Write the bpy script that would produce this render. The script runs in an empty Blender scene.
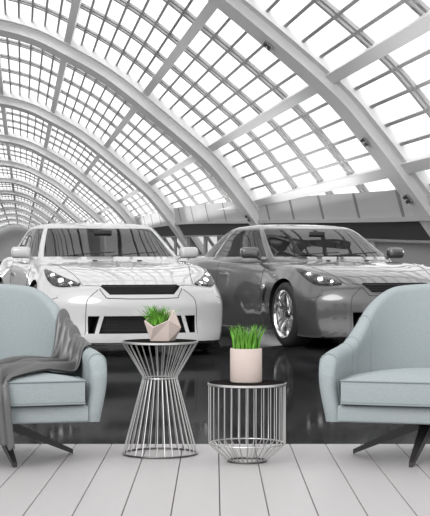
import bpy, bmesh, math, random
from mathutils import Vector, Matrix
from mathutils.bvhtree import BVHTree
PI = math.pi
C = bpy.context.scene.collection
FPX = 1500.0          # focal length in pixels of the 430x516 frame
H = 0.85              # eye height above the lounge floor
ZH = H - 0.97         # level of the polished hall floor
DECK = FPX * H / 186  # where the lounge floor ends

# ------------------------------------------------------------------ materials
def mat(name, col, rough=.5, metal=0., spec=.5, coat=0., emit=None, estr=0., noise=None, bump=None, coat_rough=.03):
    m = bpy.data.materials.new(name); m.use_nodes = True
    nt = m.node_tree; b = nt.nodes['Principled BSDF']
    c = (*col, 1) if len(col) == 3 else col
    b.inputs['Base Color'].default_value = c
    b.inputs['Roughness'].default_value = rough
    b.inputs['Metallic'].default_value = metal
    b.inputs['Specular IOR Level'].default_value = spec
    b.inputs['Coat Weight'].default_value = coat
    b.inputs['Coat Roughness'].default_value = coat_rough
    if emit:
        b.inputs['Emission Color'].default_value = (*emit, 1); b.inputs['Emission Strength'].default_value = estr
    tc = nt.nodes.new('ShaderNodeTexCoord')
    if noise:
        sc, amt = noise[0], noise[1]
        mp = nt.nodes.new('ShaderNodeMapping'); nt.links.new(tc.outputs['Object'], mp.inputs[0])
        if len(noise) > 2: mp.inputs['Scale'].default_value = noise[2]
        n = nt.nodes.new('ShaderNodeTexNoise'); n.inputs['Scale'].default_value = sc; n.inputs['Detail'].default_value = 5
        nt.links.new(mp.outputs[0], n.inputs['Vector'])
        r = nt.nodes.new('ShaderNodeValToRGB')
        r.color_ramp.elements[0].position = .3; r.color_ramp.elements[1].position = .7
        r.color_ramp.elements[0].color = tuple(max(0, v * (1 - amt)) for v in c[:3]) + (1,)
        r.color_ramp.elements[1].color = tuple(min(1, v * (1 + amt)) for v in c[:3]) + (1,)
        nt.links.new(n.outputs['Fac'], r.inputs[0]); nt.links.new(r.outputs[0], b.inputs['Base Color'])
    if bump:
        n2 = nt.nodes.new('ShaderNodeTexNoise'); n2.inputs['Scale'].default_value = bump[0]; n2.inputs['Detail'].default_value = 4
        nt.links.new(tc.outputs['Object'], n2.inputs['Vector'])
        bp = nt.nodes.new('ShaderNodeBump'); bp.inputs['Strength'].default_value = bump[1]; bp.inputs['Distance'].default_value = .002
        nt.links.new(n2.outputs['Fac'], bp.inputs['Height']); nt.links.new(bp.outputs[0], b.inputs['Normal'])
    return m

def glass_mat(name, tint, gloss=.12, rough=.01, fres=1.45):
    m = bpy.data.materials.new(name); m.use_nodes = True
    nt = m.node_tree; nt.nodes.clear()
    o = nt.nodes.new('ShaderNodeOutputMaterial'); mx = nt.nodes.new('ShaderNodeMixShader')
    t = nt.nodes.new('ShaderNodeBsdfTransparent'); g = nt.nodes.new('ShaderNodeBsdfGlossy')
    t.inputs[0].default_value = (*tint, 1); g.inputs['Roughness'].default_value = rough
    if fres:
        f = nt.nodes.new('ShaderNodeFresnel'); f.inputs[0].default_value = fres
        nt.links.new(f.outputs[0], mx.inputs[0])
    else: mx.inputs[0].default_value = gloss
    nt.links.new(t.outputs[0], mx.inputs[1]); nt.links.new(g.outputs[0], mx.inputs[2]); nt.links.new(mx.outputs[0], o.inputs[0])
    return m

def polish_mat(name, dark, fac, rough):
    m = bpy.data.materials.new(name); m.use_nodes = True
    nt = m.node_tree; nt.nodes.clear()
    o = nt.nodes.new('ShaderNodeOutputMaterial'); mx = nt.nodes.new('ShaderNodeMixShader')
    d = nt.nodes.new('ShaderNodeBsdfDiffuse'); g = nt.nodes.new('ShaderNodeBsdfGlossy')
    d.inputs[0].default_value = (*dark, 1); g.inputs['Roughness'].default_value = rough
    g.inputs[0].default_value = (1, 1, 1, 1); mx.inputs[0].default_value = fac
    tc = nt.nodes.new('ShaderNodeTexCoord'); n = nt.nodes.new('ShaderNodeTexNoise'); n.inputs['Scale'].default_value = 3
    n.inputs['Detail'].default_value = 6
    mp = nt.nodes.new('ShaderNodeMapping'); mp.inputs['Scale'].default_value = (1, .25, 1)
    nt.links.new(tc.outputs['Object'], mp.inputs[0]); nt.links.new(mp.outputs[0], n.inputs['Vector'])
    r = nt.nodes.new('ShaderNodeValToRGB')
    r.color_ramp.elements[0].position = .35; r.color_ramp.elements[1].position = .75
    r.color_ramp.elements[0].color = tuple(v * .7 for v in dark) + (1,); r.color_ramp.elements[1].color = tuple(v * 1.7 for v in dark) + (1,)
    nt.links.new(n.outputs['Fac'], r.inputs[0]); nt.links.new(r.outputs[0], d.inputs[0])
    nt.links.new(d.outputs[0], mx.inputs[1]); nt.links.new(g.outputs[0], mx.inputs[2]); nt.links.new(mx.outputs[0], o.inputs[0])
    return m

M = dict(
    plank=mat('plank', (.362, .348, .35), .45, noise=(2.5, .015, (6, .6, 1)), spec=.3),
    groove=mat('groove', (.12, .11, .11), .9),
    hallfloor=polish_mat('hallfloor', (.013, .0132, .0138), .075, .06),
    fabric=mat('fabric', (.268, .300, .307), .9, spec=.15, noise=(95, .06, (1, 1, 2.2)), bump=(420, .5)),
    piping=mat('piping', (.22, .25, .257), .9, spec=.1),
    blackwood=mat('blackwood', (.022, .020, .020), .35),
    legmetal=mat('legmetal', (.032, .03, .03), .35, metal=.2),
    throw=mat('throw', (.06, .0585, .059), .40, spec=.9, bump=(300, .2)),
    tabletop=mat('tabletop', (.014, .012, .012), .9, spec=0.),
    steel=mat('steel', (.56, .555, .55), .38, metal=1.),
    darksteel=mat('darksteel', (.13, .128, .126), .45, metal=1.),
    pot=mat('pot', (.50, .42, .385), .75, noise=(9, .05), spec=.2),
    soil=mat('soil', (.05, .04, .03), .95),
    grass=mat('grass', (.10, .28, .025), .5, noise=(22, .45)),
    rib=mat('rib', (.86, .86, .86), .55, noise=(.15, .04)),
    purlin=mat('purlin', (.86, .86, .86), .55),
    bar=mat('bar', (.42, .42, .42), .5),
    pane=glass_mat('pane', (.985, .985, .985), .04, .02, None),
    shadeglass=glass_mat('shadeglass', (.5, .5, .5), .06, .02, None),
    cornice=mat('cornice', (.60, .60, .60), .6, noise=(.2, .06)),
    joint=mat('joint', (.25, .25, .25), .7),
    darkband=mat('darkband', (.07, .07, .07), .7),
    wallgrey=mat('wallgrey', (.36, .36, .36), .7),
    windowlit=mat('windowpale', (.72, .72, .72), .4),
    white=mat('whitepaint', (.43, .43, .43), .35, coat=1.),
    grey=mat('greypaint', (.075, .075, .077), .3, metal=.3, coat=1.),
    black=mat('black', (.012, .012, .012), .5),
    blackgloss=mat('blackgloss', (.012, .012, .012), .12),
    seam=mat('seam', (.05, .05, .05), .8),
    rubber=mat('rubber', (.016, .016, .016), .65),
    rim=mat('rim', (.78, .78, .78), .18, metal=1.),
    disc=mat('disc', (.35, .35, .35), .3, metal=1.),
    lampbody=mat('lampbody', (.16, .16, .16), .2, metal=.8),
    chrome=mat('chrome', (.8, .8, .8), .1, metal=1.),
    lens=glass_mat('lens', (.75, .75, .75), .1, .02, 1.5),
    carglass=glass_mat('carglass', (.30, .30, .30), .1, .01, 1.5),
    bulb=mat('bulb', (1, 1, 1), .3, emit=(1, 1, 1), estr=10.),
    trim=mat('interior', (.05, .05, .05), .7),
    seat=mat('seatgrey', (.22, .22, .22), .7),
    fixture=mat('fixture', (.06, .06, .06), .5),
)

# ------------------------------------------------------------------ helpers
def link(o, parent=None):
    C.objects.link(o)
    if parent: o.parent = parent
    return o
def tag(o, label, cat, group=None):
    o['label'] = label; o['category'] = cat
    if group: o['group'] = group
    return o
def thing(name, label, cat, loc=(0, 0, 0), rz=0., group=None):
    o = bpy.data.objects.new(name, None); o.empty_display_size = .1
    link(o); o.location = loc; o.rotation_euler = (0, 0, rz)
    return tag(o, label, cat, group)
def mk(name, vf, material, parent=None, smooth=True, angle=40, mats=None, mi=None):
    v, f = vf
    me = bpy.data.meshes.new(name); me.from_pydata([tuple(p) for p in v], [], f)
    for m in (mats or [material]): me.materials.append(m)
    if mi: me.polygons.foreach_set('material_index', mi)
    fix(me, smooth, angle)
    o = bpy.data.objects.new(name, me)
    return link(o, parent)
def fix(me, smooth=True, angle=40):
    bm = bmesh.new(); bm.from_mesh(me)
    bmesh.ops.recalc_face_normals(bm, faces=bm.faces)
    bm.to_mesh(me); bm.free()
    if smooth:
        me.polygons.foreach_set('use_smooth', [True] * len(me.polygons))
        me.set_sharp_from_angle(angle=math.radians(angle))
    me.update()
def struct(name, vf, material, smooth=False, **k):
    o = mk(name, vf, material, None, smooth, **k); o['kind'] = 'structure'; return o
def join(parts):
    V, F = [], []
    for v, f in parts:
        n = len(V); V += [tuple(p) for p in v]; F += [tuple(i + n for i in q) for q in f]
    return V, F
def move(vf, mtx):
    return [mtx @ Vector(p) for p in vf[0]], vf[1]
def T(x, y, z): return Matrix.Translation((x, y, z))
def Rz(a): return Matrix.Rotation(a, 4, 'Z')
def box(x0, x1, y0, y1, z0, z1):
    v = [(x, y, z) for z in (z0, z1) for y in (y0, y1) for x in (x0, x1)]
    return v, [(0, 2, 3, 1), (4, 5, 7, 6), (0, 1, 5, 4), (2, 6, 7, 3), (0, 4, 6, 2), (1, 3, 7, 5)]
def hexa(p):  # 8 points, same order as box
    return [tuple(q) for q in p], [(0, 2, 3, 1), (4, 5, 7, 6), (0, 1, 5, 4), (2, 6, 7, 3), (0, 4, 6, 2), (1, 3, 7, 5)]
def rbox(sx, sy, sz, r, seg=3):
    bm = bmesh.new(); bmesh.ops.create_cube(bm, size=1)
    for v in bm.verts: v.co = (v.co.x * sx, v.co.y * sy, v.co.z * sz)
    bmesh.ops.bevel(bm, geom=list(bm.edges), offset=r, segments=seg, profile=.5, affect='EDGES')
    bm.verts.index_update()
    out = [v.co.copy() for v in bm.verts], [tuple(v.index for v in f.verts) for f in bm.faces]
    bm.free(); return out
def tube(path, r, seg=8, closed=False, flat=1.):
    P = [Vector(p) for p in path]; n = len(P); V, F = [], []
    nrm = None
    for i in range(n):
        a = P[i - 1] if (i or closed) else P[0]; b = P[(i + 1) % n] if (i < n - 1 or closed) else P[-1]
        t = (b - a)
        t = t.normalized() if t.length > 1e-9 else Vector((0, 0, 1))
        if nrm is None:
            nrm = t.cross(Vector((0, 0, 1)))
            if nrm.length < 1e-3: nrm = t.cross(Vector((0, 1, 0)))
        nrm = (nrm - t * nrm.dot(t)).normalized(); bn = t.cross(nrm)
        rr = r[i] if isinstance(r, (list, tuple)) else r
        for k in range(seg):
            a_ = 2 * PI * k / seg
            V.append(P[i] + nrm * rr * math.cos(a_) + bn * rr * flat * math.sin(a_))
    m = n if closed else n - 1
    for i in range(m):
        for k in range(seg):
            j = (i + 1) % n; k2 = (k + 1) % seg
            F.append((i * seg + k, i * seg + k2, j * seg + k2, j * seg + k))
    if not closed:
        F.append(tuple(range(seg))[::-1]); F.append(tuple((n - 1) * seg + k for k in range(seg)))
    return V, F
def lathe(prof, seg=48, cap=True):
    V, F = [], []
    for r, z in prof:
        for k in range(seg):
            a = 2 * PI * k / seg; V.append((r * math.cos(a), r * math.sin(a), z))
    for i in range(len(prof) - 1):
        for k in range(seg):
            k2 = (k + 1) % seg
            F.append((i * seg + k, i * seg + k2, (i + 1) * seg + k2, (i + 1) * seg + k))
    if cap:
        F.append(tuple(range(seg))[::-1]); n = (len(prof) - 1) * seg; F.append(tuple(n + k for k in range(seg)))
    return V, F
def crom(P, sub, closed=False):
    P = [Vector(p) for p in P]; out = []; n = len(P)
    for i in range(n if closed else n - 1):
        if closed: a, b, c, d = P[i - 1], P[i], P[(i + 1) % n], P[(i + 2) % n]
        else:
            b, c = P[i], P[i + 1]
            a = P[i - 1] if i else b * 2 - c
            d = P[i + 2] if i + 2 < n else c * 2 - b
        for k in range(sub):
            t = k / sub
            out.append(.5 * ((2 * b) + (c - a) * t + (2 * a - 5 * b + 4 * c - d) * t * t + (3 * b - a - 3 * c + d) * t ** 3))
    if not closed: out.append(P[-1])
    return out
def pchip(xs, ys, x):
    n = len(xs)
    if x <= xs[0]: return ys[0]
    if x >= xs[-1]: return ys[-1]
    i = max(k for k in range(n - 1) if xs[k] <= x)
    def sl(k): return (ys[k + 1] - ys[k]) / (xs[k + 1] - xs[k])
    def tn(k):
        if k == 0: return sl(0)
        if k == n - 1: return sl(n - 2)
        a, b = sl(k - 1), sl(k)
        return 0 if a * b <= 0 else 2 * a * b / (a + b)
    h = xs[i + 1] - xs[i]; t = (x - xs[i]) / h
    return ((1 + 2 * t) * (1 - t) ** 2 * ys[i] + t * (1 - t) ** 2 * h * tn(i) + t * t * (3 - 2 * t) * ys[i + 1] + t * t * (t - 1) * h * tn(i + 1))
def smooth(t): t = max(0, min(1, t)); return t * t * (3 - 2 * t)
def sheet(rows, closed=False):
    V, F = [], []; m = len(rows[0])
    for r in rows: V += [tuple(p) for p in r]
    for i in range(len(rows) - 1):
        for k in range(m if closed else m - 1):
            k2 = (k + 1) % m
            F.append((i * m + k, i * m + k2, (i + 1) * m + k2, (i + 1) * m + k))
    return V, F
def slab(outline, z0, z1, r=.01, crown=0., rings=6, seg=4):
    """solid with rounded rims from a plan outline; the top may be crowned"""
    O = [Vector((p[0], p[1])) for p in outline]; n = len(O)
    c = sum(O, Vector((0, 0))) / n
    def inset(d):
        out = []
        for i in range(n):
            t = (O[(i + 1) % n] - O[i - 1]); nn = Vector((t.y, -t.x))
            nn = nn.normalized() if nn.length > 1e-9 else Vector((0, 0))
            if nn.dot(O[i] - c) < 0: nn = -nn
            out.append(O[i] - nn * d)
        return out
    rows = []
    for k in range(seg + 1):
        a = PI / 2 * k / seg
        rows.append([(p.x, p.y, z0 + r - r * math.cos(a)) for p in inset(r - r * math.sin(a))])
    for k in range(seg + 1):
        a = PI / 2 * k / seg
        rows.append([(p.x, p.y, z1 - r + r * math.sin(a)) for p in inset(r - r * math.cos(a))])
    last = inset(r)
    for k in range(1, rings):
        s = 1 - k / rings
        rows.append([(c.x + (p.x - c.x) * s, c.y + (p.y - c.y) * s, z1 + crown * (1 - s * s)) for p in last])
    V, F = sheet(rows, True)
    V.append((c.x, c.y, z1 + crown)); i0 = (len(rows) - 1) * n
    F += [(i0 + k, i0 + (k + 1) % n, len(V) - 1) for k in range(n)]
    F.append(tuple(range(n))[::-1])
    return V, F
def copy_tree(o, parent=None):
    c = o.copy(); C.objects.link(c)
    if parent: c.parent = parent
    for ch in list(o.children): copy_tree(ch, c)
    return c

# ------------------------------------------------------------------ lounge floor
PW = .1628
def floor():
    parts = []
    x = .0165 - PW * 26
    while x < 4.2:
        g = .0016; b = .0022
        x0, x1 = x + g, x + PW - g
        prof = [(x0, -.012), (x0, -b), (x0 + b, 0), (x1 - b, 0), (x1, -b), (x1, -.012)]
        rows = [[(px, y, pz) for px, pz in prof] for y in (1.2, DECK)]
        v, f = sheet(rows); f += [(0, 1, 2, 3, 4, 5), (11, 10, 9, 8, 7, 6), (0, 5, 11, 6)]
        parts.append((v, f)); x += PW
    n = sum(len(p[1]) for p in parts)
    base = box(.0165 - PW * 26, x, 1.2, DECK, -.119, -.0121)
    V, F = join(parts + [base])
    struct('floor', (V, F), None, mats=[M['plank'], M['groove']], mi=[0] * n + [1] * 6)
floor()

# ------------------------------------------------------------------ armchairs
def shell_path(n=72):
    P = []
    a, yf, y0, yb = .352, -.335, -.11, .345
    L1 = y0 - yf
    arc = []
    for k in range(201):
        t = PI * k / 200
        e = 1.0
        cx, sy = math.cos(t), math.sin(t)
        arc.append(Vector((a * math.copysign(abs(cx) ** e, cx), y0 + (yb - y0) * abs(sy) ** e)))
    pts = [Vector((a, yf + L1 * k / 60)) for k in range(60)] + arc + [Vector((-a, y0 - L1 * k / 60)) for k in range(1, 61)]
    d = [0]
    for i in range(1, len(pts)): d.append(d[-1] + (pts[i] - pts[i - 1]).length)
    tot = d[-1]
    # denser at the two arm fronts
    S = [0, .004, .010, .018, .028, .04, .055, .075]
    S += [.075 + (tot - .15) * k / n for k in range(1, n)] + [tot - s for s in reversed(S)]
    out = []; j = 0
    for s in S:
        while j < len(d) - 2 and d[j + 1] < s: j += 1
        t = 0 if d[j + 1] == d[j] else (s - d[j]) / (d[j + 1] - d[j])
        p = pts[j].lerp(pts[j + 1], t); out.append((p, s))
    return out, tot
ZB = .176
def chair_shell():
    path, tot = shell_path()
    rows = []; info = []
    n = len(path)
    for i, (p, s) in enumerate(path):
        q = min(s, tot - s)
        a = path[max(0, i - 1)][0]; b = path[min(n - 1, i + 1)][0]
        t = (b - a).normalized(); nrm = Vector((t.y, -t.x))        # outward
        u = q / (tot / 2)
        h = pchip([0, .14, .30, .42, .55, .68, .82, 1], [.450, .464, .470, .486, .562, .658, .722, .737], u)
        th = pchip([0, .35, .7, 1], [.074, .074, .068, .062], u)
        e = .06
        cut = 0
        if q < e:
            k = 1 - math.sqrt(max(0, e * e - (e - q) ** 2)) / e
            cut = k
        h -= .05 * cut
        th2 = th * (1 - .22 * cut)
        back = smooth((u - .35) / .6)
        prof = []
        top = h - th2 / 2
        def off(z): return .02 * math.sin(PI * min(1, (z - ZB) / .34)) * (1 - back) + back * (.085 * (z - ZB) / .55) + .012 * smooth((z - ZB) / .25)
        zs = [ZB + (top - ZB) * k / 9 for k in range(10)]
        for z in zs: prof.append((-th2 / 2 + off(z), z))
        for k in range(1, 8):
            ang = PI - PI * k / 8
            prof.append((th2 / 2 * math.cos(ang) + off(top), top + th2 / 2 * math.sin(ang)))
        for z in reversed(zs): prof.append((th2 / 2 + off(z), z))
        fy = .012 * cut * 0
        row = [(p.x + nrm.x * o, p.y + nrm.y * o, z) for o, z in prof]
        rows.append(row); info.append((q, u))
    V, F = sheet(rows)
    m = len(rows[0])
    for i in range(n - 1): F.append((i * m, (i + 1) * m, (i + 1) * m + m - 1, i * m + m - 1))
    # front caps: a slightly domed panel
    for e, sgn in ((0, -1), (n - 1, -1)):
        r = rows[e]; c = sum((Vector(p) for p in r), Vector()) / m
        prev = [e * m + k for k in range(m)]
        for s, dy in ((.8, -.007), (.45, -.012)):
            st = len(V)
            V += [(c.x + (q[0] - c.x) * s, q[1] + dy, c.z + (q[2] - c.z) * (s if s > .5 else .7)) for q in r]
            cur = [st + k for k in range(m)]
            for k in range(m): F.append((prev[k], prev[(k + 1) % m], cur[(k + 1) % m], cur[k]))
            prev = cur
        F.append(tuple(prev))
    return (V, F), rows, info
def chair_outline(hw, yf, y0, yb, bow=.012, e=.86):
    o = []
    for k in range(25):
        t = -1 + 2 * k / 24
        o.append((hw * t, yf - bow * (1 - t * t)))
    for k in range(1, 9): o.append((hw, yf + (y0 - yf) * k / 8))
    for k in range(1, 24):
        t = PI * k / 24; o.append((hw * math.copysign(abs(math.cos(t)) ** e, math.cos(t)), y0 + (yb - y0) * math.sin(t) ** e))
    for k in range(8): o.append((-hw, y0 + (yf - y0) * k / 8))
    return o
CHAIR = {}
def leg(L, w0, w1, z0):
    # blade leg along +x, from hub height down to the floor
    N = 8; rows = []
    for k in range(N + 1):
        t = k / N
        x = .015 + (L - .015) * (t ** .95); z = (z0 - .02) * (1 - t) + .010
        w = w0 + (w1 - w0) * t; d = .046 - .026 * t
        zb = max(0, z - d / 2)
        rows.append([(x, -w / 2, zb), (x, -w / 2, zb + d), (x, w / 2, zb + d), (x, w / 2, zb)])
    v, f = sheet(rows, True); f += [(0, 1, 2, 3), tuple(N * 4 + k for k in (3, 2, 1, 0))]
    return v, f
def make_chair(label, loc, rz, legrot):
    t = thing('armchair', label, 'chair', loc, rz, 'tub armchairs either side of the wire tables')
    if not CHAIR:
        vf, rows, info = chair_shell(); CHAIR['shell'] = (vf, rows, info)
    vf, rows, info = CHAIR['shell']
    sh = mk('backrest', vf, M['fabric'], t, angle=60)
    m = len(rows[0]); n = len(rows)
    pipes = []
    for e in (5, n - 6):
        pipes.append(tube([Vector(p) + (Vector(p) - sum((Vector(q) for q in rows[e]), Vector()) / m).normalized() * .0012 for p in rows[e]], .0032, 6))
    for o in pipes: mk('piping', o, M['piping'], sh)
    for tgt in (.40, .47, .60):
        for side in (0, 1):
            idx = min(range(n), key=lambda i: abs(info[i][1] - tgt) + (0 if (i < n / 2) == (side == 0) else 9))
            r = rows[idx][2:20]
            mk('seam', tube([Vector(p) for p in r], .0022, 6), M['piping'], sh)
    mk('seat_base', slab(chair_outline(.333, -.352, -.12, .31, .004, .98), ZB + .001, .247, .012, 0, 3), M['fabric'], t)
    cu = mk('seat_cushion', slab(chair_outline(.316, -.372, -.12, .255, .016, .98), .252, .352, .014, .035, 8, 5), M['fabric'], t, angle=70)
    for z, dd in ((.349, .002), (.256, .002)):
        o = [(x * 1.002, y - (.0 if y > -.3 else .001), z) for x, y in chair_outline(.316, -.372, -.12, .255, .016, .98)]
        mk('piping', tube(o, .0035, 6, True), M['piping'], cu)
    mk('swivel_hub', lathe([(.05, .13), (.055, .14), (.055, .16), (.09, .166), (.09, .1762)], 32), M['blackwood'], t)
    for k in range(4):
        l = mk('leg', leg(.335, .052, .018, .16), M['legmetal'], t, smooth=False)
        l.rotation_euler = (0, 0, legrot + k * PI / 2 - rz)
    return t
R16 = math.radians(15)
RC = (.915, 6.40, 0); LC = (-.932, 6.40, 0)
chairR = make_chair('pale blue-grey tub armchair with an empty seat, right of the wire tables', RC, -R16, math.radians(159))
chairL = make_chair('pale blue-grey tub armchair with a dark grey throw over it, left of the wire tables', LC, R16, math.radians(21))

# ------------------------------------------------------------------ wire side tables
def ring(r, z, th, n=64): return tube([(r * math.cos(2 * PI * k / n), r * math.sin(2 * PI * k / n), z) for k in range(n)], th, 8, True)
def wire_table(name, label, loc, prof, rings, ztop, rtop, N, off):
    t = thing(name, label, 'table', loc)
    mk('tabletop', lathe([(rtop - .004, ztop - .012), (rtop - .004, ztop - .0015), (rtop - .006, ztop)], 72), M['tabletop'], t)
    mk('rim', lathe([(rtop - .0035, ztop - .011), (rtop, ztop - .010), (rtop, ztop - .002), (rtop - .0035, ztop - .001)], 72, False), M['steel'], t)
    for r, z, th in rings: mk('ring', ring(r, z, th), M['steel' if z > .05 else 'darksteel'], t)
    r0 = None
    for k in range(N):
        if r0 is None:
            r0 = mk('rod', tube([(r, 0, z) for r, z in prof], .0022, 8), M['steel'], t); o = r0
        else: o = r0.copy(); C.objects.link(o); o.parent = t
        o.rotation_euler = (0, 0, 2 * PI * (k + off) / N)
    return t
D1 = FPX * H / 196; T1 = ((160 - 215) / FPX * D1, D1, 0); ZT1 = H - (340.6 - 258) / FPX * D1
wire_table('side_table', 'taller hourglass-shaped steel wire side table with round black top', T1,
           [(.160, ZT1 - .013), (.078, .342), (.074, .331), (.077, .320), (.160, .008)],
           [(.160, .0045, .0042), (.0755, .331, .0025)], ZT1, .165, 30, .3)
D2 = FPX * H / 203.5; T2 = ((247 - 215) / FPX * D2, D2, 0); ZT2 = H - (382.3 - 258) / FPX * D2
wire_table('side_table', 'lower drum-shaped steel wire side table tapering to a small foot ring', T2,
           [(.160, ZT2 - .013), (.160, .080), (.157, .074), (.080, .006)],
           [(.080, .0045, .0042), (.1575, .077, .003)], ZT2, .165, 30, .5)

# ------------------------------------------------------------------ plants
def grass(bed, n, hmin, hmax, seed, lean=.35):
    rnd = random.Random(seed); parts = []
    for i in range(n):
        x, y, z = bed(rnd)
        h = rnd.uniform(hmin, hmax); a = rnd.uniform(0, 2 * PI); l = rnd.uniform(.05, lean) * h
        # blades near the rim lean outward
        ox, oy = x, y; rr = math.hypot(ox, oy) + 1e-6
        dx, dy = math.cos(a) * l + ox / rr * lean * h * .8 * rnd.random() , math.sin(a) * l + oy / rr * lean * h * .8 * rnd.random()
        w = rnd.uniform(.0022, .0036); b = rnd.uniform(0, PI); wx, wy = math.cos(b) * w, math.sin(b) * w
        rows = []
        for k in range(6):
            t = k / 5; c = (x + dx * t ** 1.8, y + dy * t ** 1.8, z + h * t * (1 - .12 * t)); s = (1 - t ** 2.2) + .06
            nx, ny = -wy * .3, wx * .3
            rows.append([(c[0] - wx * s, c[1] - wy * s, c[2]), (c[0] + nx * s, c[1] + ny * s, c[2]), (c[0] + wx * s, c[1] + wy * s, c[2]), (c[0] - nx * s * .2, c[1] - ny * s * .2, c[2])])
        v, f = sheet(rows, True); parts.append((v, f))
    return join(parts)
def cyl_pot():
    t = thing('potted_grass', 'round blush pink pot of upright green grass on the lower drum table', 'plant', (T2[0] - .004, T2[1], ZT2 + .0005))
    r, h = .0665, .142
    mk('pot', lathe([(r - .006, 0), (r - .002, .002), (r, .006), (r, h - .004), (r - .002, h), (r - .006, h), (r - .008, h - .004), (r - .008, h - .02)], 64, True), M['pot'], t)
    mk('soil', lathe([(r - .0085, h - .019), (r - .0085, h - .012)], 48), M['soil'], t)
    def bed(q):
        a = q.uniform(0, 2 * PI); d = (r - .014) * math.sqrt(q.random()); return d * math.cos(a), d * math.sin(a), h - .013
    mk('grass', grass(bed, 230, .06, .135, 4, .30), M['grass'], t)
cyl_pot()
def geo_pot():
    t = thing('potted_grass', 'faceted blush pink geometric pot of green grass on the taller hourglass table', 'plant', (T1[0] + .011, T1[1], ZT1 + .0005))
    # faceted pot: pentagon foot, wide belt of five points, open tilted mouth of five points
    def pent(pts): return [Vector(p) for p in pts]
    foot = pent([(-.050, -.045, 0), (.028, -.050, 0), (.054, .015, 0), (.002, .055, 0), (-.052, .022, 0)])
    belt = pent([(.081, -.008, .057), (.022, .085, .070), (-.075, .052, .072)])
    mouth = pent([(-.078, -.040, .086), (-.038, -.070, .058), (.030, -.068, .089), (.051, -.004, .133), (.010, .060, .122), (-.060, .042, .102)])
    V = foot + belt + mouth; b = 5; m = 8
    F = [(4, 3, 2, 1, 0), (0, 1, m + 2), (0, m + 2, m + 1), (0, m + 1, m), (1, b, m + 2), (m + 2, b, m + 3), (1, 2, b), (2, 3, b + 1), (2, b + 1, b), (b, b + 1, m + 4), (b, m + 4, m + 3),
         (3, 4, b + 2), (3, b + 2, b + 1), (b + 1, b + 2, m + 5), (b + 1, m + 5, m + 4), (4, 0, m), (4, m, b + 2), (b + 2, m, m + 5)]
    # rim thickness and the inside
    c = sum(mouth, Vector()) / 6
    inner = [p.lerp(c, .12) for p in mouth]
    low = [Vector((c.x + (p.x - c.x) * .8, c.y + (p.y - c.y) * .8, .055)) for p in mouth]
    i0 = len(V); V += inner; l0 = len(V); V += low
    for k in range(6):
        k2 = (k + 1) % 6
        F.append((m + k, m + k2, i0 + k2, i0 + k)); F.append((i0 + k, i0 + k2, l0 + k2, l0 + k))
    F.append(tuple(l0 + k for k in range(6)))
    mk('pot', (V, F), M['pot'], t, smooth=False)
    so = [Vector((c.x + (p.x - c.x) * .80, c.y + (p.y - c.y) * .80, .056 + (p.z - .064) * .3)) for p in mouth]
    so2 = [p - Vector((0, 0, .001)) for p in so]
    v, ff = sheet([so2, so], True); v += [Vector((c.x, c.y, .075))]; ff += [(6 + k, 6 + (k + 1) % 6, 12) for k in range(6)] + [(5, 4, 3, 2, 1, 0)]
    mk('soil', (v, ff), M['soil'], t, smooth=False)
    def bed(q):
        a = q.uniform(0, 2 * PI); d = .042 * math.sqrt(q.random()); x, y = c.x - .006 + d * math.cos(a), c.y - .004 + d * math.sin(a); return x, y, .068
    mk('grass', grass(bed, 200, .045, .105, 9, .6), M['grass'], t)
geo_pot()

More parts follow.
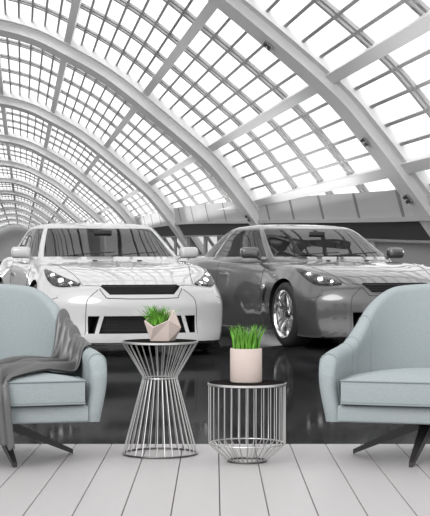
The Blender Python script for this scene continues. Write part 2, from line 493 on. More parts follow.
# ------------------------------------------------------------------ throw blanket on the left chair
def throw_blanket():
    # chair top surface in chair coordinates (from straight above)
    vf, rows, info = CHAIR['shell']
    cush = slab(chair_outline(.316, -.372, -.12, .255, .016, .98), .252, .352, .014, .035, 8, 5)
    b1 = BVHTree.FromPolygons([Vector(p) for p in vf[0]], vf[1]); b2 = BVHTree.FromPolygons([Vector(p) for p in cush[0]], cush[1])
    def hz(x, y):
        z = 0
        for b in (b1, b2):
            r = b.ray_cast(Vector((x, y, 2)), Vector((0, 0, -1)))
            if r[0]: z = max(z, r[0].z)
        return z
    # the two long edges of the cloth in plan, from over the arm to the seat front (chair coordinates)
    EA = crom([(.392, .20), (.36, .20), (.305, .18), (.22, .05), (.08, -.11), (-.05, -.24), (-.13, -.34), (-.16, -.392), (-.165, -.396)], 12)
    EB = crom([(.392, -.10), (.365, -.13), (.31, -.19), (.20, -.27), (.09, -.335), (.035, -.365), (.010, -.385), (.0, -.398), (-.005, -.400)], 12)
    nU = len(EA); nV = 60
    G = []
    for i in range(nU):
        row = []
        for k in range(nV + 1):
            v = k / nV; p = EA[i].lerp(EB[i], v); row.append([p.x, p.y, hz(p.x, p.y)])
        G.append(row)
    for i in range(nU):
        for k in range(nV + 1):
            if G[i][k][2] < .2: G[i][k][2] = .34 if i > 20 else .40
    base = [[q[2] for q in r] for r in G]
    Z = [r[:] for r in base]
    for it in range(40):
        Z2 = [r[:] for r in Z]
        for i in range(nU):
            for k in range(nV + 1):
                a = Z[max(0, i - 1)][k] + Z[min(nU - 1, i + 1)][k] + Z[i][max(0, k - 1)] + Z[i][min(nV, k + 1)]
                Z2[i][k] = max(base[i][k], .25 * a)
        Z = Z2
    rws = []
    drop = 26
    for i in range(nU):
        u = i / (nU - 1); row = []
        amp = .008 + .040 * smooth(u / .25) * (1 - .55 * smooth((u - .75) / .25))
        for k in range(nV + 1):
            v = k / nV
            w = math.sin(2 * PI * (3.6 * v + .75 * u + .14 * math.sin(5 * u))) * .6 + math.sin(2 * PI * (6.3 * v - 1.1 * u + .3)) * .4
            fz = amp * (w * .5 + .5) ** 1.3
            edge = min(1, min(v, 1 - v) / .06)
            row.append((G[i][k][0], G[i][k][1], Z[i][k] + .009 + fz * (.35 + .65 * edge)))
        rws.append(row)
    # hanging front: keeps its plan position and falls with its folds
    last = rws[-1]
    for j in range(1, drop + 1):
        t = j / drop; row = []
        for k in range(nV + 1):
            v = k / nV
            x, y, z = last[k]
            w = math.sin(2 * PI * (2.4 * v + .4)) * .6 + math.sin(2 * PI * (4.4 * v + .1)) * .4
            L = .225 + .05 * v
            row.append((x + .015 * t * (v - .5) + .02 * t, y - .010 - .010 * t - .012 * (w + 1) * smooth(t * 3), z - L * t))
        rws.append(row)
    V, F = sheet(rws)
    o = mk('throw_blanket', (V, F), M['throw'], None, angle=80)
    md = o.modifiers.new('thick', 'SOLIDIFY'); md.thickness = .004; md.offset = 1
    sb = o.modifiers.new('sub', 'SUBSURF'); sb.levels = 1; sb.render_levels = 1
    o.location = LC; o.rotation_euler = (0, 0, R16)
    tag(o, 'dark grey throw blanket draped over arm and seat of the left armchair', 'blanket')
throw_blanket()

# ------------------------------------------------------------------ the hall: floor, vault of ribs and glazing, right wall
FILL_POWER = 15.0  # strength per metre of the fill lights added under the vault
D0 = 36.0; U = D0 / FPX
def hp(X, Z, d): return Vector(((-193 * d + X) * U, D0 * d, H + Z * U))
RIGHT = [(-100, 408), (-36, 401), (26, 384), (78, 359), (145, 321), (207, 274), (313, 184), (358, 134), (402, 76), (446, 14)]
CURVE = crom([(-200 - x, z) for x, z in reversed(RIGHT[1:])] + RIGHT, 10)
DLIST = [.36, 1, 1.645, 2.42, 3.2, 4.05, 4.95, 5.85, 6.8, 7.8, 8.9, 10.1, 11.5]
def rd(n): return DLIST[n + 1]
FIRST, LASTN = -1, 11
def curve_frames():
    out = []
    for i, p in enumerate(CURVE):
        a = CURVE[max(0, i - 1)]; b = CURVE[min(len(CURVE) - 1, i + 1)]
        t = (b - a).normalized(); out.append((p, Vector((t.y, -t.x))))   # inward/down normal
    return out
FR = curve_frames()
for p, n in FR:
    if n.dot(Vector((-100, 0)) - p) < 0: n.negate()
def strip_solid(idx, d0, d1, o0, o1):
    """solid following the vault between axial positions d0..d1 and radial offsets o0..o1"""
    rows = []
    for i in idx:
        p, n = FR[i]
        A = p + n * o0; B = p + n * o1
        rows.append([hp(A.x, A.y, d0), hp(B.x, B.y, d0), hp(B.x, B.y, d1), hp(A.x, A.y, d1)])
    v, f = sheet(rows, True); m = len(rows)
    f += [(0, 1, 2, 3), tuple((m - 1) * 4 + k for k in (3, 2, 1, 0))]
    return v, f
def near_idx(X): return min(range(len(FR)), key=lambda i: abs(FR[i][0].x - X))
ALL = list(range(len(FR)))
ribspec = {-1: (12, .03), 0: (15, .035), 1: (25, .05), 2: (29, .06), 3: (30, .07)}
tn = 0
for n in range(FIRST, LASTN + 1):
    h, dd = ribspec.get(n, (30, .08))
    tn += 1
    d = rd(n)
    parts = [strip_solid(ALL, d, d + dd, -2, h)]
    # stepped edge lips
    parts.append(strip_solid(ALL, d - .012, d, -3, h * .42)); parts.append(strip_solid(ALL, d + dd, d + dd + .012, -3, h * .5))
    struct('trim_%d' % tn, join(parts), M['rib'])
PX = [418, 387, 312, 206, 78, -46]
PXA = PX + [-200 - x for x in reversed(PX)]
for X in PXA[1:-1]:
    i = near_idx(X); p, n = FR[i]; t = Vector((n.y, -n.x)); tn += 1
    pts = []
    for dd in (rd(FIRST), rd(LASTN)):
        for o in (-2, 9):
            for s in (-6, 6):
                q = p + n * o + t * s; pts.append(hp(q.x, q.y, dd))
    struct('trim_%d' % tn, hexa([pts[0], pts[1], pts[4], pts[5], pts[2], pts[3], pts[6], pts[7]]), M['purlin'])
def arc_points():
    L = [0]
    for i in range(1, len(FR)): L.append(L[-1] + (FR[i][0] - FR[i - 1][0]).length)
    return L
AL = arc_points()
def at_arc(s):
    j = 0
    while j < len(AL) - 2 and AL[j + 1] < s: j += 1
    t = (s - AL[j]) / (AL[j + 1] - AL[j]); return FR[j][0].lerp(FR[j + 1][0], t), FR[j][1].lerp(FR[j + 1][1], t).normalized()
# axial glazing bars between purlins
ARCS = sorted(AL[near_idx(X)] for X in PXA)
AXB = []
for a, b in zip(ARCS[:-1], ARCS[1:]):
    m = max(1, round((b - a) / 21.5))
    AXB += [a + (b - a) * k / m for k in range(1, m)]
wn = 0
for n in range(FIRST, LASTN):
    d0, d1 = rd(n), rd(n + 1); wn += 1
    parts = []
    for k in range(1, 5):
        d = d0 + .05 + (d1 - d0 - .05) * k / 5
        w = .0105 * (.6 + .4 * d0)
        parts.append(strip_solid(ALL[::2] + ([ALL[-1]] if ALL[-1] % 2 else []), d - w, d - w * .35, -1, 2.2))
        parts.append(strip_solid(ALL[::2] + ([ALL[-1]] if ALL[-1] % 2 else []), d + w * .35, d + w, -1, 2.2))
    for s in AXB:
        p, nn = at_arc(s); t = Vector((nn.y, -nn.x)); pts = []
        for dd in (d0, d1):
            for o in (-1, 1.8):
                for e in (-1.6, 1.6):
                    q = p + nn * o + t * e; pts.append(hp(q.x, q.y, dd))
        parts.append(hexa([pts[0], pts[1], pts[4], pts[5], pts[2], pts[3], pts[6], pts[7]]))
    w = struct('window_%d' % wn, join(parts), M['bar'])
    rows = [[hp((p - nn * 1).x, (p - nn * 1).y, d0), hp((p - nn * 1).x, (p - nn * 1).y, d1)] for p, nn in FR]
    g = mk('glass', sheet(rows), M['pane'], w)
# hall floor
struct('floor_hall', box(-75, 16, DECK - .001, 440, ZH - .1, ZH), M['hallfloor'])
# right wall: pale cornice, dark recess band, lower wall with pale windows
HT = {-1: (4, 28, 48), 0: (17, 41, 70), 1: (37, 61, 96), 2: (54, 84, 120), 3: (64, 92, 128), 4: (68, 96, 132), 8: (72, 100, 136)}
def hts(d):
    x = pchip(DLIST, list(range(-1, LASTN + 1)), d); ks = sorted(HT)
    return [pchip(ks, [HT[k][j] for k in ks], x) for j in range(3)]
def curve_x(z):
    q = [p for p, _ in FR if p.x > -100]
    for a, b in zip(q[:-1], q[1:]):
        if a.y >= z >= b.y: return a.x + (b.x - a.x) * (a.y - z) / max(1e-6, a.y - b.y)
    return q[-1].x
ZF = (ZH - H) / U
def wallstrip(zf0, zf1, X0, X1, thick, da=DLIST[0], db=DLIST[-1], n=60):
    rows = []
    for k in range(n + 1):
        d = da + (db - da) * k / n
        h = hts(d); a, b = zf0(h), zf1(h)
        x0 = X0(h) if callable(X0) else X0; x1 = X1(h) if callable(X1) else X1
        rows.append([hp(x0, a, d), hp(x1, b, d), hp(x1 + thick, b, d), hp(x0 + thick, a, d)])
    v, f = sheet(rows, True); m = len(rows); f += [(0, 1, 2, 3), tuple((m - 1) * 4 + k for k in (3, 2, 1, 0))]
    return v, f
def ctop(h): return curve_x(h[2]) - 4
def cbot(h): return curve_x(h[2]) + 4
DG = 2.0
struct('wall_right', wallstrip(lambda h: ZF, lambda h: h[0], lambda h: cbot(h) + 28, lambda h: cbot(h) + 28, 10, DLIST[0], DG), M['wallgrey'])
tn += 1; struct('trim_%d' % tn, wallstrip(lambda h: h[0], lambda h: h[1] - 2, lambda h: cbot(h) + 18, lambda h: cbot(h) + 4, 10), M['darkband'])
tn += 1; struct('trim_%d' % tn, wallstrip(lambda h: h[1] - 2, lambda h: h[2], cbot, ctop, 10), M['cornice'])
tn += 1; struct('trim_%d' % tn, wallstrip(lambda h: h[1] - 4, lambda h: h[1] + 1, lambda h: cbot(h) - 3, lambda h: cbot(h) - 3, 3), M['bar'])
tn += 1; struct('trim_%d' % tn, wallstrip(lambda h: h[0] - 3, lambda h: h[0], lambda h: cbot(h) + 16, lambda h: cbot(h) + 16, 10), M['wallgrey'])
def upright(d, wd, z0, z1, x0, x1, lean=0):
    return hexa([hp(x0, z0, d), hp(x1, z0, d), hp(x0, z0, d + wd), hp(x1, z0, d + wd), hp(x0 - lean, z1, d), hp(x1 - lean, z1, d), hp(x0 - lean, z1, d + wd), hp(x1 - lean, z1, d + wd)])
tn += 1
jp = []
for n in range(FIRST, LASTN):
    for k in range(5):
        d = rd(n) + (rd(n + 1) - rd(n)) * (k + .5) / 5; h = hts(d)
        jp.append(upright(d, .008, h[1], h[2], cbot(h) - .7, cbot(h) + 2, 8))
struct('trim_%d' % tn, join(jp), M['joint'])
# pale panels on the near wall, glazed curtain wall farther on
for k in range(5):
    d = .7 + k * .26; h = hts(d); wn += 1; x = cbot(h) + 28
    struct('window_%d' % wn, upright(d, .17, ZF + 8, h[0] - 4, x - 3, x + .5), M['windowlit'])
wn += 1
mul = []
for k in range(48):
    d = DG + (DLIST[-1] - DG) * k / 48; h = hts(d); x = cbot(h) + 28
    mul.append(upright(d, .022 if k % 4 else .09, ZF, h[0], x - 2, x + 3))
mul.append(wallstrip(lambda h: ZF, lambda h: ZF + 10, lambda h: cbot(h) + 27, lambda h: cbot(h) + 27, 4, DG)); mul.append(wallstrip(lambda h: 4, lambda h: 7, lambda h: cbot(h) + 27, lambda h: cbot(h) + 27, 4, DG))
w = struct('window_%d' % wn, join(mul), M['wallgrey'])
mk('glass', sheet([[hp(cbot(hts(d)) + 28, ZF, d), hp(cbot(hts(d)) + 28, hts(d)[0], d)] for d in (DG + (DLIST[-1] - DG) * k / 40 for k in range(41))]), M['shadeglass'], w)
# left wall and far end wall
struct('wall_left', wallstrip(lambda h: ZF, lambda h: 60, -606, -606, 10), M['wallgrey'])
rows = []
endd = rd(LASTN) + .15
v = [hp(p.x, p.y, endd) for p, _ in FR] + [hp(FR[-1][0].x, ZF, endd), hp(FR[0][0].x, ZF, endd)]
k = len(v); v += [q + Vector((0, 1, 0)) for q in v]
f = [tuple(range(k)), tuple(reversed(range(k, 2 * k)))] + [(i, (i + 1) % k, k + (i + 1) % k, k + i) for i in range(k)]
struct('wall_back', (v, f), M['wallgrey'])
# spotlights clipped on the near ribs
def rib_spot(n, px, py, label):
    d = rd(n) + .02; h = ribspec[n][0]
    def err(i):
        q = FR[i][0] + FR[i][1] * h; return math.hypot(22 + q.x / d - px, 258 - q.y / d - py)
    i = min(range(len(FR)), key=err); p, nn = FR[i]; q = p + nn * h
    t = thing('spotlight', label, 'lamp', hp(q.x, q.y, d))
    R = Matrix.Rotation(math.atan2(nn.x, -nn.y) * -1, 4, 'Y')      # local -z points into the hall
    s = .7 + .3 * n
    mk('bracket', move(rbox(.34 * s, .4, .03, .008, 1), R @ T(0, 0, -.016)), M['bar'], t, smooth=False)
    for dx in (-.09 * s, .09 * s):
        mk('lamp_head', move(rbox(.12 * s, .34, .07, .015, 2), R @ T(dx, -.01, -.066)), M['fixture'], t, smooth=False)
rib_spot(0, 362, 143, 'small dark twin spotlight halfway down the nearest roof rib')
rib_spot(0, 279, 42, 'small dark twin spotlight near the top of the nearest roof rib')
rib_spot(0, 395, 206, 'small dark twin spotlight at the foot of the nearest roof rib')
rib_spot(1, 260, 212, 'small dark twin spotlight at the foot of the second roof rib')

# ------------------------------------------------------------------ cars
CL = 4.67
def nose_def(x, s, z):
    f = max(0, 1 - s / 1.15) ** 1.4
    ds = f * (.34 * (abs(x) / .95) ** 2.6 + .10 * smooth((z - .50) / .25) - .015 * smooth((.34 - z) / .15))
    g = max(0, 1 - (CL - s) / .9) ** 1.4
    ds -= g * (.22 * (abs(x) / .95) ** 2.6 + .05 * smooth((z - .6) / .3) + .05 * smooth((.4 - z) / .2))
    return s + ds
SS = [0, .25, .6, 1.0, 1.4, 1.7, 2.1, 3.0, 3.5, 3.8, 4.2, 4.5, 4.67]
PR = dict(
    zb=[.13, .13, .14, .15, .15, .15, .15, .15, .15, .16, .18, .22, .24],
    wl=[.84, .89, .915, .91, .895, .885, .88, .885, .90, .91, .90, .86, .83],
    wm=[.875, .925, .945, .948, .935, .915, .905, .91, .93, .946, .94, .905, .87],
    zm=[.40, .42, .48, .54, .54, .50, .50, .52, .56, .58, .60, .62, .62],
    ws=[.78, .82, .83, .83, .825, .825, .83, .84, .845, .845, .83, .80, .78],
    zs=[.66, .745, .835, .892, .915, .925, .935, .955, .975, .985, .985, .965, .93],
    zc=[.70, .79, .86, .905, .945, .955, .90, .90, .94, .985, 1.015, 1.0, .965])
def section(s):
    g = {k: pchip(SS, v, s) for k, v in PR.items()}
    zb, wl, wm, zm, ws, zs, zc = (g[k] for k in ('zb', 'wl', 'wm', 'zm', 'ws', 'zs', 'zc'))
    pts = [(0, zb), (wl * .5, zb), (wl - .05, zb), (wl - .004, zb + .03), (wl + (wm - wl) * .6, zb + (zm - zb) * .5), (wm, zm), (wm - .006, zm + .45 * (zs - zm)), (ws + .055, zs - .075), (ws, zs - .015), (ws - .10, zs + .004),
           (ws * .58, zs + (zc - zs) * .5 + .0), (ws * .3, zs + (zc - zs) * .85), (0, zc)]
    return [(p.x, p.y) for p in crom([Vector((a, b)) for a, b in pts], 4)]
def car_body_solid():
    stations = [0, .015, .04, .08, .13] + [.2 + (CL - .4) * k / 74 for k in range(75)] + [CL - .13, CL - .08, CL - .04, CL - .015, CL]
    def shrink(s):
        e = .10
        q = min(s, CL - s)
        return 1 if q >= e else 1 - .055 * (1 - math.sqrt(1 - ((e - q) / e) ** 2))
    rows = []
    for s in stations:
        h = section(s); k = shrink(s)
        full = h + [(-x, z) for x, z in reversed(h[1:-1])]
        zc = .45
        rows.append([(x * (1 - (1 - k) * .5), s, zc + (z - zc) * k) for x, z in full])
    def cap(r):
        out = []
        for t in (.86, .7, .52, .34, .16):
            out.append([(x * t, s, .45 + (z - .45) * t) for x, s, z in r])
        return out
    rows = list(reversed(cap(rows[0]))) + rows + cap(rows[-1])
    V, F = sheet(rows, True); m = len(rows[0])
    F.append(tuple(range(m))); F.append(tuple((len(rows) - 1) * m + k for k in range(m)))
    V = [(x, nose_def(x, s, z) - CL / 2, z) for x, s, z in V]
    return V, F
def prism(poly, y0, y1):
    n = len(poly); v = [(x, y0, z) for x, z in poly] + [(x, y1, z) for x, z in poly]
    return v, [tuple(range(n)), tuple(reversed(range(n, 2 * n)))] + [(i, (i + 1) % n, n + (i + 1) % n, n + i) for i in range(n)]
WHEEL_S = (.99, 3.77); WZ = .358; WR = .352
SLOT = [(-.375, .708), (.375, .708), (.40, .692), (.32, .612), (-.32, .612), (-.40, .692)]
LOWER = [(-.385, .405), (.385, .405), (.435, .235), (-.435, .235)]
SIDEI = [(.425, .405), (.535, .405), (.535, .235), (.475, .235)]
def build_body():
    me = bpy.data.meshes.new('tmp'); v, f = car_body_solid(); me.from_pydata(v, [], f)
    mats = [M['white'], M['black']]
    for m in mats: me.materials.append(m)
    fix(me, True, 50)
    ob = bpy.data.objects.new('tmp', me); C.objects.link(ob)
    cuts = []
    for s in WHEEL_S:
        for sg in (-1, 1):
            vf = lathe([(.392, 0), (.392, .5)], 48)
            R = Matrix.Rotation(sg * PI / 2, 4, 'Y')
            cuts.append(move(vf, T(sg * .60, s - CL / 2, WZ) @ R))
    y0 = -CL / 2 - .5
    cuts.append(prism(SLOT, y0, -CL / 2 + .22)); cuts.append(prism(LOWER, y0, -CL / 2 + .2))
    for sg in (-1, 1): cuts.append(prism([(x * sg, z) for x, z in SIDEI], y0, -CL / 2 + .34))
    temps = []
    for c in cuts:
        cm = bpy.data.meshes.new('cut'); cm.from_pydata([tuple(p) for p in c[0]], [], c[1])
        for m in mats: cm.materials.append(m)
        cm.polygons.foreach_set('material_index', [1] * len(cm.polygons)); fix(cm, False)
        co = bpy.data.objects.new('cut', cm); C.objects.link(co); temps.append(co)
        md = ob.modifiers.new('b', 'BOOLEAN'); md.operation = 'DIFFERENCE'; md.object = co; md.solver = 'EXACT'
    bpy.context.view_layer.update()
    dg = bpy.context.evaluated_depsgraph_get()
    res = bpy.data.meshes.new_from_object(ob.evaluated_get(dg))
    bm = bmesh.new(); bm.from_mesh(me); bvh = BVHTree.FromBMesh(bm); bm.free()
    for o in temps + [ob]: bpy.data.objects.remove(o)
    res.polygons.foreach_set('use_smooth', [True] * len(res.polygons)); res.set_sharp_from_angle(angle=math.radians(35))
    return res, bvh
BODY, BVH = build_body()
def snap(x, s, z, off=.004):
    p, n, i, d = BVH.find_nearest(Vector((x, s - CL / 2, z)))
    return p + n * off, n
def patch(e0, e1, sub, nv, off=.004, skirt=.012):
    A = crom(e0, sub); B = crom(e1, sub); rows = []; nr = []
    for a, b in zip(A, B):
        r = []; q = []
        for k in range(nv + 1):
            p = a.lerp(b, k / nv); w, n = snap(p.x, p.y, p.z, off); r.append(w); q.append(n)
        rows.append(r); nr.append(q)
    V, F = sheet(rows); m = nv + 1; n = len(rows)
    loop = [(0, k) for k in range(m)] + [(i, m - 1) for i in range(1, n)] + [(n - 1, k) for k in range(m - 2, -1, -1)] + [(i, 0) for i in range(n - 2, 0, -1)]
    st = len(V)
    for i, k in loop: V.append(rows[i][k] - nr[i][k] * skirt)
    L = len(loop)
    for j in range(L):
        a = loop[j]; b = loop[(j + 1) % L]
        F.append((a[0] * m + a[1], b[0] * m + b[1], st + (j + 1) % L, st + j))
    return V, F
def seamline(pts, r=.0035, sub=8, off=.0):
    return tube([snap(p.x, p.y, p.z, off)[0] for p in crom(pts, sub)], r, 6)
# greenhouse
GZ = [.88, .94, .985, 1.04, 1.10, 1.16, 1.22, 1.265, 1.30, 1.325, 1.345, 1.36, 1.37]
G_z = [.88, .98, 1.10, 1.22, 1.30, 1.345, 1.37]
G_f = [1.32, 1.52, 1.80, 2.06, 2.26, 2.46, 2.72]
G_r = [4.40, 4.18, 3.94, 3.68, 3.46, 3.24, 3.02]
G_w = [.87, .85, .795, .735, .685, .62, .42]
NT = 120
def gpt(z, k):
    f, r, w = (pchip(G_z, a, z) for a in (G_f, G_r, G_w))
    n = 4.2
    a = 2 * PI * k / NT
    sn, cs = math.sin(a), math.cos(a)
    x = w * math.copysign(abs(sn) ** (2 / n), sn); s = (f + r) / 2 - (r - f) / 2 * math.copysign(abs(cs) ** (2 / n), cs)
    return Vector((x, s - CL / 2, z))
def greenhouse():
    i0, i1 = GZ.index(.985), GZ.index(1.30)
    q = NT // 360 if False else NT / 360
    def ang(d): return round(d * q)
    W = {}
    ws = ang(45); A1 = ang(54); B0, B1 = ang(93), ang(96); C0 = ang(123); R0 = ang(138)
    W['windscreen'] = [list(range(-ws, ws))]
    W['side_window'] = [list(range(A1, B0)), list(range(-B0, -A1))]
    W['quarter_window'] = [list(range(B1, C0)), list(range(-C0, -B1))]
    W['rear_window'] = [list(range(R0, NT - R0))]
    glass = set(); out = {}
    for nme, ls in W.items():
        out[nme] = []
        for l in ls:
            for k in l: glass.add(k % NT)
            rows = []
            for i in range(i0, i1 + 1): rows.append([gpt(GZ[i], k) for k in l + [l[-1] + 1]])
            out[nme].append(sheet(rows))
    rows = [[gpt(z, k) for k in range(NT)] for z in GZ]
    V = [p for r in rows for p in r]; F = []
    for i in range(len(GZ) - 1):
        for k in range(NT):
            if i0 <= i < i1 and k in glass: continue
            k2 = (k + 1) % NT
            F.append((i * NT + k, i * NT + k2, (i + 1) * NT + k2, (i + 1) * NT + k))
    top = len(GZ) - 1
    # roof: concentric rings with a slight crown
    prev = [top * NT + k for k in range(NT)]; c = sum((V[i] for i in prev), Vector()) / NT
    for sc, dz in ((.75, .005), (.5, .008), (.25, .0095)):
        st = len(V); V += [Vector((c.x + (V[top * NT + k].x - c.x) * sc, c.y + (V[top * NT + k].y - c.y) * sc, 1.37 + dz)) for k in range(NT)]
        cur = [st + k for k in range(NT)]
        for k in range(NT): F.append((prev[k], prev[(k + 1) % NT], cur[(k + 1) % NT], cur[k]))
        prev = cur
    V.append(Vector((c.x, c.y, 1.38))); F += [(prev[k], prev[(k + 1) % NT], len(V) - 1) for k in range(NT)]
    return (V, F), out
GH, GLASS = greenhouse()
def mirror(vf, sg): return ([(p[0] * sg, p[1], p[2]) for p in vf[0]], vf[1])
def wheel(parent, x, s, sg, steer=0.):
    w = bpy.data.objects.new('wheel', None); link(w, parent); w.location = (x, s - CL / 2, WZ); w.rotation_euler = (0, 0, steer)
    R = Matrix.Rotation(sg * PI / 2, 4, 'Y')
    R0, hw = WR, .128
    tp = [(.255, -hw + .01), (.27, -hw), (.325, -hw + .004), (R0 - .006, -hw + .022), (R0, -hw + .05), (R0, hw - .05), (R0 - .006, hw - .022), (.325, hw - .004), (.27, hw), (.255, hw - .01)]
    mk('tyre', move(lathe(tp, 64, False), R), M['rubber'], w)
    rp = [(.245, -hw + .012), (.238, 0), (.240, hw - .03), (.256, hw - .016), (.268, hw - .004), (.268, hw), (.258, hw), (.235, hw - .05), (.232, -hw + .02)]
    mk('rim', move(lathe(rp, 64, False), R), M['rim'], w)
    mk('brake_disc', move(lathe([(.19, .02), (.19, .036)], 40), R), M['disc'], w)
    mk('backplate', move(lathe([(.236, -.06), (.236, -.05)], 40), R), M['black'], w)
    sp = []
    for k in range(10):
        a = 2 * PI * k / 10 + (.13 if k % 2 else -.13)
        r0, r1 = .03, .246; zf0, zf1 = hw - .055, hw - .016
        b = hexa([(r0, -.017, zf0 - .03), (r1, -.013, zf1 - .03), (r0, .017, zf0 - .03), (r1, .013, zf1 - .03),
                  (r0, -.012, zf0), (r1, -.009, zf1), (r0, .012, zf0), (r1, .009, zf1)])
        sp.append(move(b, R @ Rz(a)))
    sp.append(move(lathe([(.052, hw - .09), (.055, hw - .055), (.046, hw - .045)], 24), R))
    mk('spokes', join(sp), M['rim'], w, smooth=False)
    mk('hub_cap', move(lathe([(.03, hw - .05), (.03, hw - .036), (.024, hw - .032)], 20), R), M['black'], w)
def car(label, paint, loc, rz, handle=True):
    t = thing('car', label, 'car', loc, rz)
    me = BODY.copy(); me.materials[0] = paint
    body = bpy.data.objects.new('body', me); link(body, t)
    rf = mk('roof', GH, paint, t, angle=60)
    md = rf.modifiers.new('thick', 'SOLIDIFY'); md.thickness = .022; md.offset = -1
    for nme, ls in GLASS.items():
        for vf in ls:
            g = mk(nme, vf, M['carglass'], t, angle=80)
    # black cabin tray, dash and seats
    o = [(p.x * .965, p.y * .985 + .0) for p in (gpt(.985, k) for k in range(0, NT, 2))]
    mk('dashboard', slab(o, .952, .978, .006, 0, 3), M['trim'], t)
    for x in (-.36, .36):
        mk('seat', join([move(rbox(.46, .13, .34, .05), T(x, .22, 1.10) @ Matrix.Rotation(-.25, 4, 'X')), move(rbox(.26, .09, .13, .035), T(x, .29, 1.265) @ Matrix.Rotation(-.15, 4, 'X'))]), M['seat'], t)
    mk('steering_wheel', move(ring(.16, 0, .013, 32), T(.36, -.33, 1.03) @ Matrix.Rotation(1.2, 4, 'X')), M['black'], t)
    mk('rear_view_mirror', move(rbox(.2, .025, .06, .01), T(0, -.22, 1.25)), M['black'], t)
    # wheels
    for s in WHEEL_S:
        for sg in (-1, 1): wheel(t, sg * .80, s, sg)
    # headlights
    up = [(.86, .86, .895), (.79, .62, .86), (.69, .42, .79), (.57, .27, .685)]
    lo = [(.875, .80, .86), (.865, .50, .745), (.75, .33, .665), (.585, .255, .655)]
    for sg in (-1, 1):
        h = mk('headlight', mirror(patch(up, lo, 8, 10, .003), sg), M['lampbody'], t, angle=60)
        mk('lens', mirror(patch(up, lo, 8, 10, .016), sg), M['lens'], h, angle=60)
        for q, r in (((.80, .60, .80), .040), ((.74, .44, .745), .052), ((.655, .335, .695), .028)):
            p, n = snap(*q, .0)
            rot = n.to_track_quat('Z', 'Y').to_matrix().to_4x4()
            ringv = move(lathe([(r * .55, .001), (r, .013), (r * 1.06, .010), (r * 1.06, .001)], 24), Matrix.Translation(p) @ rot)
            mk('reflector', mirror(ringv, sg), M['chrome'], h)
            mk('bulb', mirror(move(lathe([(r * .5, .009), (r * .42, .0125), (r * .2, .0145)], 16), Matrix.Translation(p) @ rot), sg), M['bulb'], h)
    # grille meshes
    def bars(z0, z1, hw0, hw1, y, nz, nx):
        ps = []
        for k in range(1, nz):
            z = z0 + (z1 - z0) * k / nz; hw = hw0 + (hw1 - hw0) * k / nz; ps.append(box(-hw, hw, y, y + .01, z - .004, z + .004))
        for k in range(-nx, nx + 1):
            x = k / nx * min(hw0, hw1) * .97; ps.append(box(x - .003, x + .003, y + .002, y + .008, z0 + .002, z1 - .002))
        return join(ps)
    mk('upper_grille', bars(.614, .706, .325, .38, -CL / 2 + .15, 4, 14), M['black'], t, smooth=False)
    mk('lower_grille', bars(.237, .403, .43, .385, -CL / 2 + .08, 6, 14), M['black'], t, smooth=False)
    # V-shaped frame line around the upper grille and other shut lines
    mk('grille_frame', seamline([(-.425, .05, .715), (-.42, .05, .69), (-.37, .04, .61), (-.33, .03, .585), (0, .0, .578), (.33, .03, .585), (.37, .04, .61), (.42, .05, .69), (.425, .05, .715)], .0045, 8), M['seam'], t)
    ls = []
    for sg in (-1, 1):
        ls.append(seamline([(sg * .56, .22, .705), (sg * .60, .5, .83), (sg * .68, .9, .90), (sg * .73, 1.28, .94)], .003))
        ls.append(seamline([(sg * .44, .06, .69), (sg * .52, .08, .60), (sg * .545, .10, .50), (sg * .545, .12, .22)], .0035))
        ls.append(seamline([(sg * .93, 1.62, .90), (sg * .93, 1.66, .70), (sg * .92, 1.66, .40), (sg * .90, 1.60, .22)], .003))
        ls.append(seamline([(sg * .90, 3.02, .94), (sg * .93, 3.06, .75), (sg * .93, 3.0, .45), (sg * .91, 2.85, .25)], .003))
        ls.append(seamline([(sg * .93, .62, .56), (sg * .90, .35, .56), (sg * .82, .22, .60)], .003))
    ls.append(seamline([(-.55, .22, .71), (-.3, .1, .735), (0, .06, .74), (.3, .1, .735), (.55, .22, .71)], .0035))
    for q in ls: mk('panel_seam', q, M['seam'], t)
    # lower splitter, vent behind the front wheel, mirrors, handles, wiper
    mk('splitter', patch([(-.86, .20, .155), (-.5, .06, .15), (0, .0, .15), (.5, .06, .15), (.86, .20, .155)], [(-.86, .20, .125), (-.5, .06, .12), (0, .0, .12), (.5, .06, .12), (.86, .20, .125)], 8, 2, .016, .03), M['blackgloss'], t)
    for sg in (-1, 1):
        mk('fender_vent', mirror(patch([(.935, 1.47, .66), (.93, 1.56, .60), (.925, 1.60, .46)], [(.935, 1.44, .62), (.93, 1.50, .56), (.925, 1.52, .46)], 6, 3, .004, .01), sg), M['blackgloss'], t)
        mi = mk('door_mirror', join([move(rbox(.215, .12, .125, .045, 4), T(sg * .935, 1.93 - CL / 2, 1.03) @ Rz(sg * .18)), move(rbox(.14, .05, .03, .012, 2), T(sg * .83, 1.95 - CL / 2, .975) @ Matrix.Rotation(-sg * .35, 4, 'Y'))]), paint, t)
        mk('mirror_glass', move(rbox(.17, .006, .09, .003, 2), T(sg * .935 , 1.93 - CL / 2 + .0605, 1.03)@ Rz(sg * .18)), M['chrome'], mi)
        mk('door_handle', mirror(patch([(.92, 2.72, .80), (.92, 2.82, .805), (.92, 2.95, .80)], [(.92, 2.72, .775), (.92, 2.82, .77), (.92, 2.95, .775)], 5, 2, .012, .016), sg), M['chrome'], t)
        mk('indicator', mirror(patch([(.945, 1.20, .80), (.945, 1.25, .805), (.945, 1.30, .80)], [(.945, 1.21, .785), (.945, 1.25, .785), (.945, 1.29, .785)], 3, 1, .004, .008), sg), M['chrome'], t)
        mk('washer_jet', move(rbox(.05, .03, .014, .005, 2), T(sg * .24, 1.30 - CL / 2, .943)), M['black'], t)
    wp = []
    for x0, x1 in ((-.55, .02), (-.02, .5)):
        wp.append(tube([gpt(.99, 0) + Vector((x0, .16 * (abs(x0) / .7) ** 3 - .012, .0)), gpt(1.0, 0) + Vector(((x0 + x1) / 2, -.012, .02)), gpt(1.0, 0) + Vector((x1, .0, .035))], .006, 6))
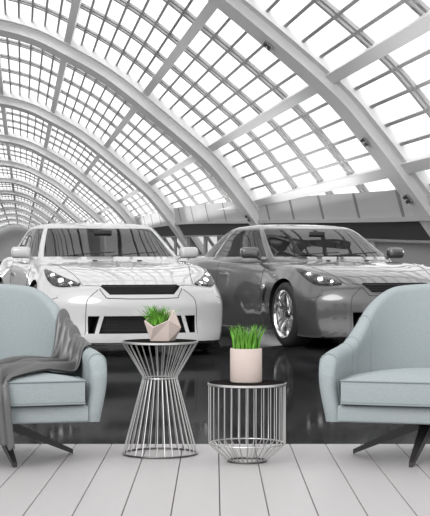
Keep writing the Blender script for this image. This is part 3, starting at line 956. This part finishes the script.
    mk('wiper', join(wp), M['black'], t)
    return t
def place_car(px, D, local, rz):
    """world location such that a local point stands at depth D along pixel column px"""
    w = Vector(((px - 215) / FPX * D, D, ZH)); l = Rz(rz) @ Vector((local[0], local[1], 0)); p = w - l
    return (p.x, p.y, ZH)
a1 = math.radians(15); a2 = math.radians(21)
car('white sports coupe with its nose towards the viewer, parked behind the left armchair', M['white'], place_car(143.5, 14.62, (0, -CL / 2), a1), a1)
car('grey sports coupe with bright spoked wheel, parked behind the right armchair', M['grey'], place_car(283, 16.3, (-.93, WHEEL_S[0] - CL / 2), a2), a2)

# ------------------------------------------------------------------ light, sky, camera
w = bpy.data.worlds.new('World'); bpy.context.scene.world = w; w.use_nodes = True
nt = w.node_tree; bg = nt.nodes['Background']
bg.inputs[0].default_value = (1, 1, 1, 1); bg.inputs[1].default_value = 1.05
sun = bpy.data.lights.new('sun', 'SUN'); sun.energy = 1.2; sun.angle = math.radians(30)
so = bpy.data.objects.new('sun', sun); C.objects.link(so)
so.rotation_euler = (math.radians(55), 0, math.radians(-22))
# added fill lights without fixtures, both sides of each bay, to brighten the ribs
for n in range(FIRST, 5):
    for X, sx in ((396, -1), (-596, 1)):
        d = rd(n) + .12; h = hts(d); a = bpy.data.lights.new('vault_fill', 'AREA'); a.shape = 'RECTANGLE'
        Ld = (rd(n + 1) - rd(n)) * D0 * .6; a.size = .5; a.size_y = Ld; a.energy = FILL_POWER * Ld
        o = bpy.data.objects.new('vault_fill', a); C.objects.link(o)
        o.location = hp(X + sx * 55, h[1] - 10, (rd(n) + rd(n + 1)) / 2)
        ax = (hp(0, 0, 2) - hp(0, 0, 1)).normalized(); dr = Vector((sx * .5, .1, .8)); dr = (dr - ax * dr.dot(ax)).normalized()
        Rm = Matrix((ax.cross(-dr), ax, -dr)).transposed(); o.rotation_euler = Rm.to_euler()
cam = bpy.data.cameras.new('camera'); co = bpy.data.objects.new('camera', cam); C.objects.link(co)
cam.sensor_fit = 'VERTICAL'; cam.sensor_height = 24; cam.lens = FPX / 516 * 24; cam.clip_end = 1000
co.location = (0, 0, H); co.rotation_euler = (PI / 2, 0, 0)
sc = bpy.context.scene; sc.camera = co
sc.view_settings.view_transform = 'Standard'; sc.view_settings.look = 'None'; sc.view_settings.exposure = .55; sc.view_settings.gamma = 1
sc.cycles.max_bounces = 8; sc.cycles.transparent_max_bounces = 24
